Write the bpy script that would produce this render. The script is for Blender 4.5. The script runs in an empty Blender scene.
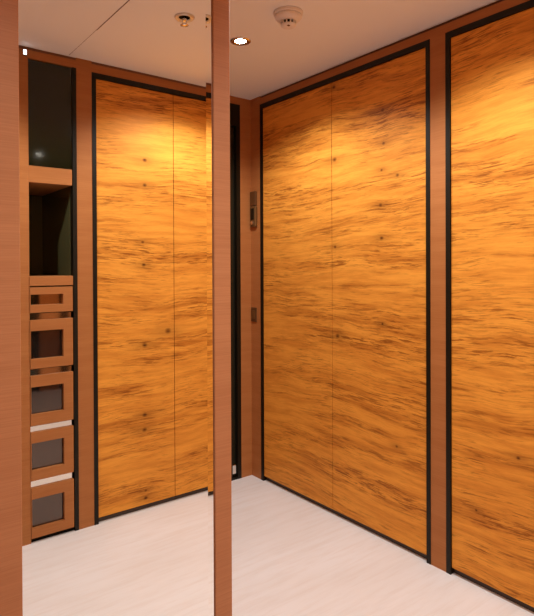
import bpy, bmesh, math, random
from mathutils import Vector, Matrix
random.seed(4)
S = bpy.context.scene
COL = S.collection

# world: X runs along the back wall, Y runs along the right wall, metres
U = 1.962        # right wall face
V = 2.703        # back wall face
W = -0.451       # front wall face (behind the camera, seen in the mirror)
M = 1.100        # mirror face
L = -0.60        # left wall
H = 2.25         # ceiling

# ------------------------------------------------------------ materials
def nn(nt, t, **kw):
    n = nt.nodes.new(t)
    for k, v in kw.items():
        setattr(n, k, v)
    return n

def lnk(nt, a, b):
    nt.links.new(a, b)

def math_(nt, op, a, b=None, c=None, clamp=False):
    n = nt.nodes.new('ShaderNodeMath'); n.operation = op; n.use_clamp = clamp
    for i, x in enumerate((a, b, c)):
        if x is None: continue
        if isinstance(x, (int, float)): n.inputs[i].default_value = x
        else: nt.links.new(x, n.inputs[i])
    return n.outputs[0]

def mixc(nt, f, a, b, mode='MIX'):
    n = nt.nodes.new('ShaderNodeMix'); n.data_type = 'RGBA'; n.blend_type = mode
    for s, x in ((n.inputs[0], f), (n.inputs[6], a), (n.inputs[7], b)):
        if isinstance(x, (int, float)): s.default_value = x
        elif isinstance(x, tuple): s.default_value = (*x, 1)
        else: nt.links.new(x, s)
    return n.outputs[2]

def maprange(nt, x, a, b, c=0.0, d=1.0, smooth=True):
    n = nt.nodes.new('ShaderNodeMapRange')
    n.interpolation_type = 'SMOOTHSTEP' if smooth else 'LINEAR'
    nt.links.new(x, n.inputs[0])
    for i, v in enumerate((a, b, c, d)): n.inputs[i+1].default_value = v
    return n.outputs[0]

def base(name, col=(.5,.5,.5), rough=.5, metal=0.0, spec=.5):
    m = bpy.data.materials.new(name); m.use_nodes = True
    nt = m.node_tree; b = nt.nodes['Principled BSDF']
    b.inputs['Base Color'].default_value = (*col, 1)
    b.inputs['Roughness'].default_value = rough
    b.inputs['Metallic'].default_value = metal
    b.inputs['Specular IOR Level'].default_value = spec
    return m, nt, b

def coords(nt, axis):
    g = nn(nt, 'ShaderNodeNewGeometry'); s = nn(nt, 'ShaderNodeSeparateXYZ')
    lnk(nt, g.outputs['Position'], s.inputs[0])
    return (s.outputs['Y'] if axis == 'Y' else s.outputs['X']), s.outputs['Z'], s

def noise(nt, a, b, sa, sb, seed, detail=4, rough=.55, dist=0.0):
    c = nn(nt, 'ShaderNodeCombineXYZ')
    lnk(nt, math_(nt, 'MULTIPLY', a, sa), c.inputs[0])
    lnk(nt, math_(nt, 'MULTIPLY', b, sb), c.inputs[1])
    c.inputs[2].default_value = seed
    n = nn(nt, 'ShaderNodeTexNoise')
    n.inputs['Scale'].default_value = 1.0
    n.inputs['Detail'].default_value = detail
    n.inputs['Roughness'].default_value = rough
    n.inputs['Distortion'].default_value = dist
    lnk(nt, c.outputs[0], n.inputs['Vector'])
    return n.outputs[0]

def veneer(name, axis, knots, seed, tilt=0.0):
    """figured honey veneer, grain running level, long brown streaks, flecks and pin knots"""
    m, nt, b = base(name, rough=.46, spec=.12)
    s, z, _ = coords(nt, axis)
    # grain runs nearly level, dipping and rising a little
    w1 = noise(nt, s, z, 1.3, 1.6, seed+11, 2)
    w2 = noise(nt, s, z, 5.0, 9.0, seed+17, 2)
    zz = math_(nt, 'ADD', z, math_(nt, 'MULTIPLY', math_(nt, 'SUBTRACT', w1, .5), .12))
    zz = math_(nt, 'ADD', zz, math_(nt, 'MULTIPLY', math_(nt, 'SUBTRACT', w2, .5), .007))
    zz = math_(nt, 'ADD', zz, math_(nt, 'MULTIPLY', s, tilt))
    broad = noise(nt, s, zz, 1.1, 12, seed, 5, .62)
    patch = noise(nt, s, zz, 3.0, 5.0, seed+2, 2, .5)
    mid = noise(nt, s, zz, 3.0, 30, seed+3, 5, .70)
    fine = noise(nt, s, zz, 8.5, 120, seed+5, 4, .7)
    dash = noise(nt, s, zz, 10, 125, seed+13, 4, .64)
    fleck = noise(nt, s, zz, 13, 230, seed+7, 3, .55)
    hair = noise(nt, s, zz, 18, 420, seed+9, 3, .6)
    c0, c1, c2, c3 = (.88,.375,.055), (.62,.215,.028), (.25,.070,.010), (.13,.034,.006)
    col = mixc(nt, math_(nt, 'MULTIPLY', maprange(nt, mid, .36, .70), .8), c0, c1)
    bd = maprange(nt, broad, .46, .60)
    tone = math_(nt, 'MULTIPLY', bd, maprange(nt, mid, .34, .62))
    col = mixc(nt, math_(nt, 'MULTIPLY', tone, .50), col, (.38,.112,.014))
    st = math_(nt, 'MULTIPLY', maprange(nt, dash, .50, .62), math_(nt, 'ADD', math_(nt, 'MULTIPLY', bd, .75), math_(nt, 'MULTIPLY', maprange(nt, patch, .42, .62), .45)), clamp=True)
    col = mixc(nt, math_(nt, 'MULTIPLY', st, .90), col, c2)
    st2 = math_(nt, 'MULTIPLY', maprange(nt, fine, .56, .72), maprange(nt, broad, .38, .6))
    col = mixc(nt, math_(nt, 'MULTIPLY', st2, .75), col, c2)
    fl = math_(nt, 'MULTIPLY', maprange(nt, fleck, .60, .70), maprange(nt, patch, .40, .60))
    col = mixc(nt, math_(nt, 'MULTIPLY', fl, .7), col, c3)
    col = mixc(nt, math_(nt, 'MULTIPLY', maprange(nt, hair, .35, .7), .28), col, c1)
    # pin knots with a short brown flare
    acc = None
    for (ks, kz, r) in knots:
        dx = math_(nt, 'DIVIDE', math_(nt, 'SUBTRACT', s, ks), r*1.3)
        dz = math_(nt, 'DIVIDE', math_(nt, 'SUBTRACT', z, kz), r)
        d2 = math_(nt, 'ADD', math_(nt, 'MULTIPLY', dx, dx), math_(nt, 'MULTIPLY', dz, dz))
        k = math_(nt, 'EXPONENT', math_(nt, 'MULTIPLY', d2, -1.0))
        flare = math_(nt, 'MULTIPLY', math_(nt, 'EXPONENT', math_(nt, 'MULTIPLY', math_(nt, 'ADD',
                 math_(nt, 'MULTIPLY', math_(nt, 'MULTIPLY', dx, dx), .05), math_(nt, 'MULTIPLY', math_(nt, 'MULTIPLY', dz, dz), .22)), -1.0)), .38)
        k = math_(nt, 'MAXIMUM', k, flare)
        acc = k if acc is None else math_(nt, 'MAXIMUM', acc, k)
    if acc is not None:
        acc = math_(nt, 'MULTIPLY', acc, math_(nt, 'ADD', math_(nt, 'MULTIPLY', fine, .9), .5), clamp=True)
        col = mixc(nt, acc, col, (.11,.030,.006))
    lnk(nt, col, b.inputs['Base Color'])
    bp = nn(nt, 'ShaderNodeBump'); bp.inputs['Strength'].default_value = .05; bp.inputs['Distance'].default_value = .002
    lnk(nt, fine, bp.inputs['Height']); lnk(nt, bp.outputs[0], b.inputs['Normal'])
    return m

def plainwood(name, c0, c1, axis, rough=.42, vertical=False):
    m, nt, b = base(name, rough=rough, spec=.2)
    s, z, sep = coords(nt, axis)
    s2 = math_(nt, 'ADD', sep.outputs['X'], sep.outputs['Y'])
    if vertical: n1 = noise(nt, s2, z, 160, 3, 2.0, 4); n2 = noise(nt, s2, z, 30, 1.0, 5.0, 3)
    else: n1 = noise(nt, s2, z, 8, 420, 2.0, 4); n2 = noise(nt, s2, z, 2.0, 24, 5.0, 3)
    f = math_(nt, 'ADD', math_(nt, 'MULTIPLY', n1, .6), math_(nt, 'MULTIPLY', n2, .4))
    lnk(nt, mixc(nt, maprange(nt, f, .32, .68), c0, c1), b.inputs['Base Color'])
    return m

MAT = {}
MAT['veneer_r1'] = veneer('figured_veneer_far_doors', 'Y',
    [(1.686,1.963,.010),(1.681,1.812,.009),(1.693,1.692,.007),(1.602,1.657,.009),(1.700,1.533,.010),(1.694,1.382,.011),
     (1.996,1.786,.013),(1.994,1.35,.009),(1.979,.907,.014),(2.0,2.147,.012),(1.69,.99,.007),(1.61,.45,.007)], 3.3)
MAT['veneer_r2'] = veneer('figured_veneer_near_doors', 'Y', [(1.05,.55,.008),(1.22,.30,.006),(.9,1.4,.01)], 41.7, .05)
MAT['veneer_w'] = veneer('figured_veneer_front_doors', 'X',
    [(1.254,1.804,.012),(1.253,1.675,.011),(1.24,1.382,.009),(1.245,1.264,.011),(1.248,.852,.014),(1.246,.492,.013),
     (1.245,.415,.013),(1.249,.062,.011),(1.249,.10,.008),(1.382,.915,.017),(1.68,1.2,.008)], 23.1)
MAT['wood'] = plainwood('red_brown_timber', (.46,.180,.056), (.38,.136,.038), 'Y', .5)
MAT['wood_frame'] = plainwood('mirror_frame_timber', (.52,.232,.105), (.44,.185,.080), 'X')
MAT['edge'] = base('dark_brown_joint', (.10,.035,.015), .6)[0]
MAT['edge2'] = base('brown_joint', (.20,.075,.03), .6)[0]
MAT['black'] = base('warm_black_trim', (.010,.007,.003), .45, spec=.25)[0]
MAT['blackgap'] = base('black_recess', (.008,.006,.004), .8, spec=.1)[0]
MAT['kick'] = base('dark_plinth', (.05,.032,.022), .5)[0]
MAT['mirror'] = base('silvered_glass', (.93,.935,.92), .0, 1.0)[0]
MAT['smoke'] = base('smoked_glass', (.13,.10,.085), .04, .9)[0]
MAT['smoke_light'] = base('tinted_glass', (.55,.42,.28), .04, 1.0)[0]
MAT['darkglass'] = base('black_green_glass', (.006,.008,.002), .07, 0, .5)[0]
MAT['doorglass'] = base('grey_glass', (.03,.028,.018), .12, .4, .5)[0]
MAT['steel'] = base('polished_steel', (.80,.76,.70), .06, 1.0)[0]
MAT['chrome'] = base('chrome', (.82,.78,.72), .12, 1.0)[0]
MAT['nickel'] = base('satin_nickel', (.72,.70,.66), .32, .45)[0]
MAT['brass'] = base('aged_bronze', (.16,.075,.022), .45, .3)[0]
MAT['bronze_dark'] = base('dark_bronze', (.11,.042,.010), .5, .1)[0]
MAT['plastic'] = base('cream_plastic', (.84,.79,.75), .42)[0]
MAT['niche'] = base('niche_lining', (.12,.11,.045), .25, .3)[0]

m, nt, b = base('ceiling_paint', rough=.75, spec=.2)
g = nn(nt, 'ShaderNodeNewGeometry'); t = nn(nt, 'ShaderNodeTexNoise'); t.inputs['Scale'].default_value = 260
lnk(nt, g.outputs['Position'], t.inputs['Vector'])
lnk(nt, mixc(nt, t.outputs[0], (.92,.93,.94), (.90,.91,.92)), b.inputs['Base Color'])
MAT['ceiling'] = m

m, nt, b = base('pale_streaked_floor', rough=.42, spec=.35)
s, z, sep = coords(nt, 'X')
X, Y = sep.outputs['X'], sep.outputs['Y']
a1 = noise(nt, X, Y, 3.4, 34, 1.0, 5, .68, .3)
a2 = noise(nt, X, Y, 9, 90, 4.0, 4, .68)
a3 = noise(nt, X, Y, 1.6, 3.0, 8.0, 3, .5)
col = mixc(nt, maprange(nt, a3, .3, .7), (.885,.885,.885), (.835,.815,.795))
col = mixc(nt, math_(nt, 'MULTIPLY', maprange(nt, a1, .40, .68), .45), col, (.74,.68,.63))
col = mixc(nt, math_(nt, 'MULTIPLY', maprange(nt, a2, .50, .72), .35), col, (.90,.87,.83))
lnk(nt, col, b.inputs['Base Color'])
lnk(nt, maprange(nt, a1, .3, .7, .36, .52), b.inputs['Roughness'])
MAT['floor'] = m

def emis(name, col, k):
    m = bpy.data.materials.new(name); m.use_nodes = True
    b = m.node_tree.nodes['Principled BSDF']
    b.inputs['Base Color'].default_value = (.8,.8,.8,1)
    b.inputs['Emission Color'].default_value = (*col, 1); b.inputs['Emission Strength'].default_value = k
    return m
MAT['lamp'] = emis('glowing_lamp', (1,.93,.82), 60)
MAT['led'] = emis('small_white_led', (.85,.93,1), 4)  # glow that stands in for a bevel glint, not a lamp

# ------------------------------------------------------------ mesh helpers
def bx(bm, lo, hi, mi=0, bevel=0.0):
    lo, hi = [min(a,b) for a,b in zip(lo,hi)], [max(a,b) for a,b in zip(lo,hi)]
    r = bmesh.ops.create_cube(bm, size=1.0)
    vs = r['verts']
    for v in vs:
        v.co = Vector([lo[i] + (v.co[i]+.5)*(hi[i]-lo[i]) for i in range(3)])
    fs = set(f for v in vs for f in v.link_faces)
    for f in fs: f.material_index = mi
    if bevel:
        es = list(set(e for v in vs for e in v.link_edges))
        bmesh.ops.bevel(bm, geom=es, offset=bevel, segments=2, affect='EDGES', profile=.5, material=-1)

def lathe(bm, prof, n=48, c=(0,0,0), mi=0, caps=(True, True)):
    rings = []
    for r, z in prof:
        rings.append([bm.verts.new((c[0]+r*math.cos(2*math.pi*i/n), c[1]+r*math.sin(2*math.pi*i/n), c[2]+z)) for i in range(n)])
    for a, b_ in zip(rings, rings[1:]):
        for i in range(n):
            f = bm.faces.new((a[i], a[(i+1)%n], b_[(i+1)%n], b_[i])); f.material_index = mi; f.smooth = True
    if caps[0]: bm.faces.new(rings[0]).material_index = mi
    if caps[1]: bm.faces.new(rings[-1]).material_index = mi

def obj(name, bm, mats, parent=None, origin=(0,0,0)):
    """bm is in world space; origin sets the pivot"""
    bmesh.ops.recalc_face_normals(bm, faces=bm.faces)
    o_ = Vector(origin)
    if parent is not None:
        p = parent; off = Vector((0,0,0))
        while p is not None: off += p.location; p = p.parent
        for v in bm.verts: v.co -= off + o_*0
        loc = Vector((0,0,0))
    else:
        for v in bm.verts: v.co -= o_
        loc = o_
    me = bpy.data.meshes.new(name); bm.to_mesh(me); bm.free()
    for mt in (mats if isinstance(mats, (list, tuple)) else [mats]): me.materials.append(MAT[mt])
    o = bpy.data.objects.new(name, me); COL.objects.link(o); o.location = loc
    if parent is not None: o.parent = parent
    return o

def tag(o, label, cat, group=None):
    o['label'] = label; o['category'] = cat
    if group: o['group'] = group
    return o

def thing(name, label, cat, loc, group=None):
    o = bpy.data.objects.new(name, None); COL.objects.link(o); o.location = loc
    o.empty_display_size = .05
    return tag(o, label, cat, group)

def struct(name, bm, mats):
    o = obj(name, bm, mats); o['kind'] = 'structure'; return o

def dup(root, delta, label):
    r = root.copy(); COL.objects.link(r); r.location = root.location + Vector(delta); r['label'] = label
    for ch in list(root.children):
        c = ch.copy(); COL.objects.link(c); c.parent = r
        for g_ in list(ch.children):
            d = g_.copy(); COL.objects.link(d); d.parent = c
    return r

# a wall frame: s runs along the wall, n is depth INTO the wall (0 = face), z up
def wr(bm, s0, s1, z0, z1, n0=0, n1=.03, **k): bx(bm, (U+n0, s0, z0), (U+n1, s1, z1), **k)      # right wall
def ww(bm, s0, s1, z0, z1, n0=0, n1=.03, **k): bx(bm, (s0, W-n0, z0), (s1, W-n1, z1), **k)      # front wall
def wb(bm, s0, s1, z0, z1, n0=0, n1=.03, **k): bx(bm, (s0, V+n0, z0), (s1, V+n1, z1), **k)      # back wall

ZT, ZB = 2.176, .028        # top of the door leaves, foot of the door leaves
ZF, ZG = 2.200, 2.237       # top of the black frame, foot of the shadow joint
JW = .021                   # width of the black jambs

# ------------------------------------------------------------ setting
bm = bmesh.new(); bx(bm, (L-.1, W-.60, -.08), (U+.09, V+.09, 0)); struct('floor', bm, 'floor')
bm = bmesh.new(); bx(bm, (L-.1, W-.60, H), (U+.09, V+.09, H+.06)); struct('ceiling', bm, 'ceiling')

# right wall: posts, frieze, backing
bm = bmesh.new()
wr(bm, W-.10, V+.09, 0, H, .036, .09, mi=1)
posts = [(2.608, V), (1.352, 1.427), (.101, .176), (W, -.41)]
for a, c in posts[:1]: wr(bm, a, c, 0, H, 0, .036)
for a, c in posts[1:]: wr(bm, a, c, 0, ZG, 0, .036); wr(bm, a, c, ZG, H, .010, .036, mi=2)
for a, c in ((1.427, 2.608), (.176, 1.352), (-.41, .101)):
    wr(bm, a, c, ZF, ZG, 0, .036)
    wr(bm, a, c, ZG, H, .010, .036, mi=2)
struct('wall_right', bm, ['wood', 'blackgap', 'edge'])

def frame(fn, a, c, name, ZT=ZT, ZF=ZF):
    bm = bmesh.new()
    fn(bm, a, a+JW, 0, ZF, -.002, .036); fn(bm, c-JW, c, 0, ZF, -.002, .036); fn(bm, a+JW, c-JW, ZT, ZF, -.002, .036)
    fn(bm, a+JW, c-JW, 0, .018, .022, .036, mi=1)
    return struct(name, bm, ['black', 'kick'])
frame(wr, 1.427, 2.608, 'trim_1')
frame(wr, .176, 1.352, 'trim_2')
frame(wr, -.41, .101, 'trim_3')

def leaf(fn, a, c, mat, label, loc, name='wardrobe_door', group=None):
    bm = bmesh.new(); fn(bm, a+.0015, c-.0015, ZB, (ZT if fn is not ww else 2.172)-.002, .004, .026, bevel=.0008)
    o = obj(name, bm, mat, None, loc); tag(o, label, 'door', group); return o
leaf(wr, 2.017, 2.587, 'veneer_r1', 'honey veneered door leaf nearest the corner, beside the small bronze wall unit', (U+.01, 2.3, ZB))
leaf(wr, 1.448, 2.017, 'veneer_r1', 'honey veneered door leaf with a column of small dark knots, left of the brown post', (U+.01, 1.73, ZB))
leaf(wr, .764, 1.331, 'veneer_r2', 'honey veneered door leaf cut by the right edge, right of the brown post', (U+.01, 1.05, ZB))
leaf(wr, .197, .764, 'veneer_r2', 'honey veneered door leaf of the near pair, beside the camera', (U+.01, .48, ZB))
leaf(wr, -.389, .080, 'veneer_r2', 'single honey veneered door leaf behind the camera', (U+.01, -.15, ZB))

# front wall (seen in the mirror)
CU0, CU1 = .685, .883
bm = bmesh.new()
ww(bm, L, CU0-.012, 0, H, .036, .09, mi=1); ww(bm, CU1+.03, U+.036, 0, H, .036, .09, mi=1)
for a, c in ((.902, .977), (1.861, U)): ww(bm, a, c, 0, H, 0, .036)
for a, c in ((L, .05), (.053, CU0)): ww(bm, a, c, 0, ZG, 0, .036)
ww(bm, CU0, .902, 2.20, ZG, 0, .036); ww(bm, .977, 1.861, 2.197, ZG, 0, .036)
for a, c in ((L, .902), (.977, 1.861)): ww(bm, a, c, ZG, H, .004, .036, mi=2)
struct('wall_front', bm, ['wood', 'blackgap', 'edge2'])
frame(ww, .977, 1.861, 'trim_4', 2.172, 2.197)
leaf(ww, .998, 1.419, 'veneer_w', 'honey veneered door leaf with a column of small dark knots, seen in the mirror', (1.2, W-.01, ZB))
leaf(ww, 1.419, 1.840, 'veneer_w', 'narrow honey veneered door leaf at the right end of the mirror reflection', (1.6, W-.01, ZB))
bm = bmesh.new(); ww(bm, .883, .902, 0, 2.20, -.002, .036); struct('trim_5', bm, 'black')

# back wall
DU0, DU1 = 1.795, 1.884
DA, DB = .86, 1.60
bm = bmesh.new()
wb(bm, .70, U+.036, 0, H, .06, .09, mi=1)
wb(bm, .7345, DA, 0, H, 0, .06); wb(bm, DB, DU0, 0, H, 0, .06); wb(bm, DA, DB, 2.206, H, 0, .06); wb(bm, DU1, U, 0, H, 0, .06); wb(bm, DU0, DU1, 2.206, H, 0, .06)
struct('wall_back', bm, ['wood', 'blackgap'])
bm = bmesh.new()
wb(bm, DU0, DU0+.026, 0, 2.206, -.002, .05); wb(bm, DU1-.026, DU1, 0, 2.206, -.002, .05); wb(bm, DU0+.026, DU1-.026, 2.08, 2.206, -.002, .05)
wb(bm, DU0+.026, DU1-.026, 0, .012, .0, .05)
wb(bm, DA, DA+.026, 0, 2.206, -.002, .05); wb(bm, DB-.026, DB, 0, 2.206, -.002, .05); wb(bm, DA+.026, DB-.026, 2.08, 2.206, -.002, .05)
struct('trim_6', bm, 'black')
bm = bmesh.new(); wb(bm, DU0+.028, DU1-.028, .015, 2.077, .02, .032, bevel=.001)
d = obj('window_1', bm, 'doorglass', None, ((DU0+DU1)/2, V+.026, .015)); d['kind'] = 'structure'
bm = bmesh.new(); wb(bm, DA+.028, DB-.028, .015, 2.077, .02, .032, bevel=.001)
d2 = obj('door_1', bm, 'doorglass', None, ((DA+DB)/2, V+.026, .015)); d2['kind'] = 'structure'
bm = bmesh.new(); wb(bm, DU1-.060, DU1-.030, .030, .085, .008, .020, bevel=.003)
obj('patch_fitting', bm, 'steel', d)
bm = bmesh.new(); wb(bm, DA+.10, DA+.12, .9, 1.3, -.022, -.004, bevel=.006); wb(bm, DA+.103, DA+.117, .93, .95, -.005, .021); wb(bm, DA+.103, DA+.117, 1.25, 1.27, -.005, .021)
obj('door_handle', bm, 'steel', d2)

# wall block that carries the mirror, and left wall
bm = bmesh.new()
bx(bm, (L, M+.03, 0), (.7345, V+.06, H))
struct('wall_middle', bm, 'wood')
bm = bmesh.new()
bx(bm, (L, M+.006, 0), (.215, M+.03, H)); struct('trim_7', bm, 'wood_frame')
bm = bmesh.new(); bx(bm, (L-.1, W-.1, 0), (L, V+.06, H)); struct('wall_left', bm, 'wood')
# joint in the ceiling lining
bm = bmesh.new(); bx(bm, (.865, -.09, H-.0012), (.868, 1.08, H)); bx(bm, (.865, -.44, H-.0006), (.8662, -.09, H)); struct('trim_8', bm, 'edge')

# ------------------------------------------------------------ mirror
mr = thing('wall_mirror', 'tall bevelled mirror', 'mirror', (.48, M+.03, 0))
mr['label'] = 'tall mirror with a bright cut right edge between two slim brown timber uprights'
G0, G1, GB = .2675, .6880, .0155
bm = bmesh.new()
def quad(*p):
    f = bm.faces.new([bm.verts.new(q) for q in p]); return f
z0, z1 = .06, H-.05
quad((G0, M, z0), (G1-GB, M, z0), (G1-GB, M, z1), (G0, M, z1))
# solid edges and back so that the pane has its thickness
bx(bm, (G0, M+.0004, z0), (G1, M+.006, z1))
obj('glass_pane', bm, 'mirror', mr)
bm = bmesh.new()
t = math.tan(math.radians(2.2))*GB
a, b_, c_, d_ = (G1-GB, M, z0), (G1, M-t, z0), (G1, M-t, z1), (G1-GB, M, z1)
e_, f_, g_, h_ = (G1-GB, M+.0003, z0), (G1, M+.0003, z0), (G1, M+.0003, z1), (G1-GB, M+.0003, z1)
quad(a, b_, c_, d_); quad(b_, f_, g_, c_); quad(a, e_, f_, b_); quad(d_, c_, g_, h_); quad(e_, h_, g_, f_)
bev = obj('bevelled_edge', bm, 'mirror', mr)
for (a, c) in ((.2195, G0-.0006), (G1+.0010, .7345)):
    bm = bmesh.new(); bx(bm, (a, M-.006, 0), (c, M+.03, H), bevel=.0012); obj('stile', bm, 'wood_frame', mr)
bm = bmesh.new(); bx(bm, (G0-.0006, M-.005, 0), (G1+.001, M+.03, z0), bevel=.001); obj('rail', bm, 'wood_frame', mr)
bm = bmesh.new(); bx(bm, (G0-.0006, M-.005, z1), (G1+.001, M+.03, H), bevel=.001); obj('rail', bm, 'wood_frame', mr)
bm = bmesh.new(); bx(bm, (G0-.0006, M+.007, z0), (G1+.001, M+.03, z1)); obj('backing_board', bm, 'edge', mr)

# ------------------------------------------------------------ storage tower in the front wall
cb = thing('storage_cabinet', 'slim built-in cabinet with dark glass panel and open niche, left in the mirror', 'cabinet', ((CU0+CU1)/2, W, 0))
DEP = .48
bm = bmesh.new()
ww(bm, CU0-.012, CU0, 0, 2.20, .036, DEP+.02); ww(bm, CU1, CU1+.012, 0, 2.20, .036, DEP+.02)
ww(bm, CU0-.012, CU1+.012, 0, 2.20, DEP+.02, DEP+.04); ww(bm, CU0-.012, CU1+.012, 2.20, 2.215, .036, DEP+.04)
obj('case', bm, 'niche', cb)
bm = bmesh.new(); ww(bm, CU0, CU1-.002, 1.719, 2.197, .004, .012); obj('glass_panel', bm, 'darkglass', cb)
bm = bmesh.new(); ww(bm, CU0, CU1-.003, 1.641, 1.716, 0, DEP, bevel=.001); obj('rail', bm, 'wood', cb)
bm = bmesh.new(); ww(bm, CU0, CU1-.003, 1.170, 1.214, -.004, DEP, bevel=.001); obj('worktop', bm, 'wood', cb)
bm = bmesh.new(); ww(bm, CU0, CU1-.002, .0, .018, .012, .05); obj('plinth', bm, 'blackgap', cb)

spec = [(1.048, 1.164, 1.083, 1.131, 'shallow top drawer with small cut-out window under the cabinet niche'),
        (.793, 1.015, .837, .965, 'second drawer from the top, smoked window, seen in the mirror'),
        (.534, .761, .585, .710, 'middle one of the five windowed drawers in the mirror'),
        (.284, .504, .330, .455, 'second drawer from the floor, smoked window, seen in the mirror'),
        (.022, .251, .066, .200, 'lowest windowed drawer just above the floor in the mirror')]
for i, (za, zb, wa, wb_, lab) in enumerate(spec):
    dr = thing('drawer', lab, 'drawer', ((CU0+CU1)/2, W, za), 'windowed drawers of the slim cabinet')
    a, c, p, q = CU0+.001, .878, .6885, .834
    bm = bmesh.new()
    ww(bm, a, p, za, zb, -.004, .014); ww(bm, q, c, za, zb, -.004, .014)
    ww(bm, p, q, za, wa, -.004, .014); ww(bm, p, q, wb_, zb, -.004, .014)
    obj('drawer_front', bm, 'wood', dr)
    bm = bmesh.new(); ww(bm, p-.002, q+.002, wa-.002, wb_+.002, .0145, .018); obj('window_pane', bm, 'smoke' if i else 'smoke_light', dr)
    bm = bmesh.new()
    ww(bm, a+.002, a+.010, za+.005, zb-.005, .019, .42); ww(bm, c-.010, c-.002, za+.005, zb-.005, .019, .42)
    ww(bm, a+.010, c-.010, za+.005, za+.013, .019, .42); ww(bm, a+.010, c-.010, za+.013, zb-.005, .41, .42)
    obj('drawer_box', bm, 'wood', dr)
    if i:
        top = spec[i-1][0]
        bm = bmesh.new(); ww(bm, a, c-.006, zb+.001, top-.004, .006, .016); obj('pull_channel', bm, 'steel', dr)

# ------------------------------------------------------------ ceiling fittings
def downlight(x, y, label):
    t = thing('ceiling_downlight', label, 'ceiling light', (x, y, H), 'recessed ceiling downlights')
    bm = bmesh.new()
    lathe(bm, [(.046, 0), (.046, -.002), (.044, -.004), (.034, -.005), (.027, -.004), (.024, 0)], 48, (x, y, H), caps=(False, False)); obj('trim_ring', bm, 'chrome', t)
    bm = bmesh.new()
    lathe(bm, [(.023, -.0005), (.023, -.002), (.016, -.0032), (.006, -.0038)], 40, (x, y, H)); obj('lens', bm, 'lamp', t)
    return t
LX = 1.414
d0 = downlight(LX, 2.02, 'small round downlight glowing in the ceiling near the corner, left of the smoke detector')
lights = [(LX, 2.02), (LX, 1.01), (LX, 0.0), (.25, .05)]  # last one is an added, unseen fill light for the mirror stiles
for (x, y), lab in zip(lights[1:], ('small round downlight in the ceiling above the near doors, outside the frame',
        'small round downlight in the ceiling close to the front wall doors', 'small round downlight in the ceiling above the camera')):
    dup(d0, (x-LX, y-2.02, 0), lab)

POW = [39, 39, 39, 36]
for (x, y), pw in zip(lights, POW):
    ld = bpy.data.lights.new('downlight_beam', 'SPOT'); ld.energy = pw; ld.color = (1, 1, .985)
    ld.spot_size = math.radians(143); ld.spot_blend = .55; ld.shadow_soft_size = .022
    lo = bpy.data.objects.new('downlight_beam', ld); COL.objects.link(lo); lo.location = (x, y, H-.028)

x, y = 1.405, 1.68
sd = thing('smoke_detector', 'round cream smoke detector with dark slots on the ceiling', 'smoke detector', (x, y, H))
bm = bmesh.new(); lathe(bm, [(.058, 0), (.058, -.009), (.055, -.013), (.050, -.014)], 56, (x, y, H)); obj('base', bm, 'plastic', sd)
bm = bmesh.new(); lathe(bm, [(.053, -.0142), (.053, -.022), (.046, -.030), (.034, -.034), (.031, -.036)], 56, (x, y, H)); hd = obj('housing', bm, 'plastic', sd)
bm = bmesh.new(); lathe(bm, [(.024, -.0365), (.024, -.049)], 40, (x, y, H)); obj('sensor_core', bm, 'blackgap', sd)
bm = bmesh.new()
for k in range(12):
    a = 2*math.pi*k/12+.12; ca, sa = math.cos(a), math.sin(a)
    r = bmesh.ops.create_cube(bm, size=1)
    bmesh.ops.transform(bm, verts=r['verts'], matrix=Matrix.Translation((x+.0285*ca, y+.0285*sa, H-.043)) @ Matrix.Rotation(a, 4, 'Z') @ Matrix.Diagonal((.005, .0045, .0135, 1)))
lathe(bm, [(.031, -.0490), (.030, -.053), (.024, -.057), (.010, -.058)], 40, (x, y, H))
obj('sensor_cage', bm, 'plastic', sd)
bm = bmesh.new(); bx(bm, (x-.016, y-.018, H-.0595), (x-.006, y-.010, H-.0575)); obj('indicator', bm, 'bronze_dark', sd)

x, y = 1.100, 2*M-1.960
sp = thing('fire_sprinkler', 'recessed chrome fire sprinkler in the ceiling, seen in the mirror', 'sprinkler', (x, y, H))
bm = bmesh.new(); lathe(bm, [(.040, 0), (.040, -.003), (.036, -.008), (.026, -.006), (.022, -.0025)], 48, (x, y, H), caps=(False, False)); obj('escutcheon', bm, 'nickel', sp)
bm = bmesh.new(); lathe(bm, [(.0225, -.0005), (.0225, -.0022)], 40, (x, y, H)); obj('cup', bm, 'blackgap', sp)
bm = bmesh.new()
lathe(bm, [(.009, -.0022), (.008, -.012), (.005, -.016)], 20, (x, y, H))
for sx in (-1, 1): bx(bm, (x+sx*.009-.0015, y-.002, H-.030), (x+sx*.009+.0015, y+.002, H-.004))
bx(bm, (x-.0105, y-.002, H-.032), (x+.0105, y+.002, H-.029)); obj('body', bm, 'chrome', sp)
bm = bmesh.new(); lathe(bm, [(.016, -.0325), (.0165, -.034), (.004, -.0355)], 24, (x, y, H)); obj('deflector', bm, 'chrome', sp)

# ------------------------------------------------------------ fittings on the narrow strip by the corner
wu = thing('wall_control', 'small bronze wall unit with black display on the strip beside the corner', 'control unit', (U, 2.665, 1.487))
bm = bmesh.new(); bx(bm, (U-.016, 2.640, 1.612), (U, 2.692, 1.698), bevel=.003); obj('hood', bm, 'bronze_dark', wu)
bm = bmesh.new(); bx(bm, (U-.020, 2.634, 1.487), (U, 2.690, 1.610), bevel=.007); bd = obj('body', bm, 'brass', wu)
bm = bmesh.new(); bx(bm, (U-.0225, 2.646, 1.530), (U-.0195, 2.678, 1.597), bevel=.001); obj('display', bm, 'black', wu)
bm = bmesh.new()
r = bmesh.ops.create_cone(bm, cap_ends=True, segments=28, radius1=.011, radius2=.010, depth=.005)
bmesh.ops.transform(bm, verts=r['verts'], matrix=Matrix.Translation((U-.0225, 2.662, 1.511)) @ Matrix.Rotation(math.radians(90), 4, 'Y')); obj('button', bm, 'chrome', wu)

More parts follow.
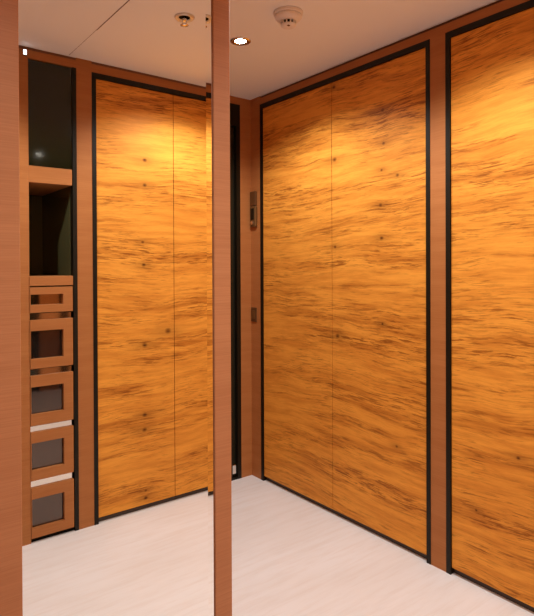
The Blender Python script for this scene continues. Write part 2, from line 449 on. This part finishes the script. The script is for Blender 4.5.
sw = thing('wall_switch', 'small brown switch plate below the bronze unit, beside the corner', 'switch', (U, 2.672, .925))
bm = bmesh.new(); bx(bm, (U-.007, 2.646, .925), (U, 2.696, 1.010), bevel=.003); obj('plate', bm, 'bronze_dark', sw)
bm = bmesh.new(); bx(bm, (U-.010, 2.656, .942), (U-.0068, 2.686, .993), bevel=.001); obj('rocker', bm, 'brass', sw)

# added glowing block imitating a downlight's bevel glint, left in the mirror; no lamp
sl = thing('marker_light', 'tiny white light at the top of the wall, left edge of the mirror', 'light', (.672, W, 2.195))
bm = bmesh.new(); ww(bm, .661, .680, 2.206, 2.234, -.010, 0, bevel=.002); obj('housing', bm, 'steel', sl)  # rim of the added glint block, no real fitting
bm = bmesh.new(); ww(bm, .6645, .6765, 2.210, 2.230, -.0125, -.0095); obj('lens', bm, 'led', sl)  # emissive face that paints the glint

# ------------------------------------------------------------ world, camera, view
w = bpy.data.worlds.new('world'); S.world = w; w.use_nodes = True
w.node_tree.nodes['Background'].inputs[0].default_value = (.02, .018, .015, 1)

yaw, pitch, roll, f, sy, h = 0.6564, -0.007, -0.0041, 556.5753, -38.3384, 1.2576
F = Vector((math.sin(yaw)*math.cos(pitch), math.cos(yaw)*math.cos(pitch), math.sin(pitch)))
r = F.cross(Vector((0,0,1))).normalized(); u = r.cross(F)
R_ = r*math.cos(roll)+u*math.sin(roll); U_ = -r*math.sin(roll)+u*math.cos(roll)
cd = bpy.data.cameras.new('camera'); cam = bpy.data.objects.new('camera', cd); COL.objects.link(cam)
cam.matrix_world = Matrix(((R_[0], U_[0], -F[0], 0), (R_[1], U_[1], -F[1], 0), (R_[2], U_[2], -F[2], h), (0,0,0,1)))
cd.sensor_fit = 'HORIZONTAL'; cd.sensor_width = 36; cd.lens = 36*f/534; cd.shift_y = sy/534; cd.clip_start = .02
S.camera = cam
vs = S.view_settings
vs.view_transform = 'Standard'; vs.look = 'None'; vs.gamma = 1; vs.use_curve_mapping = False; vs.exposure = 0.06
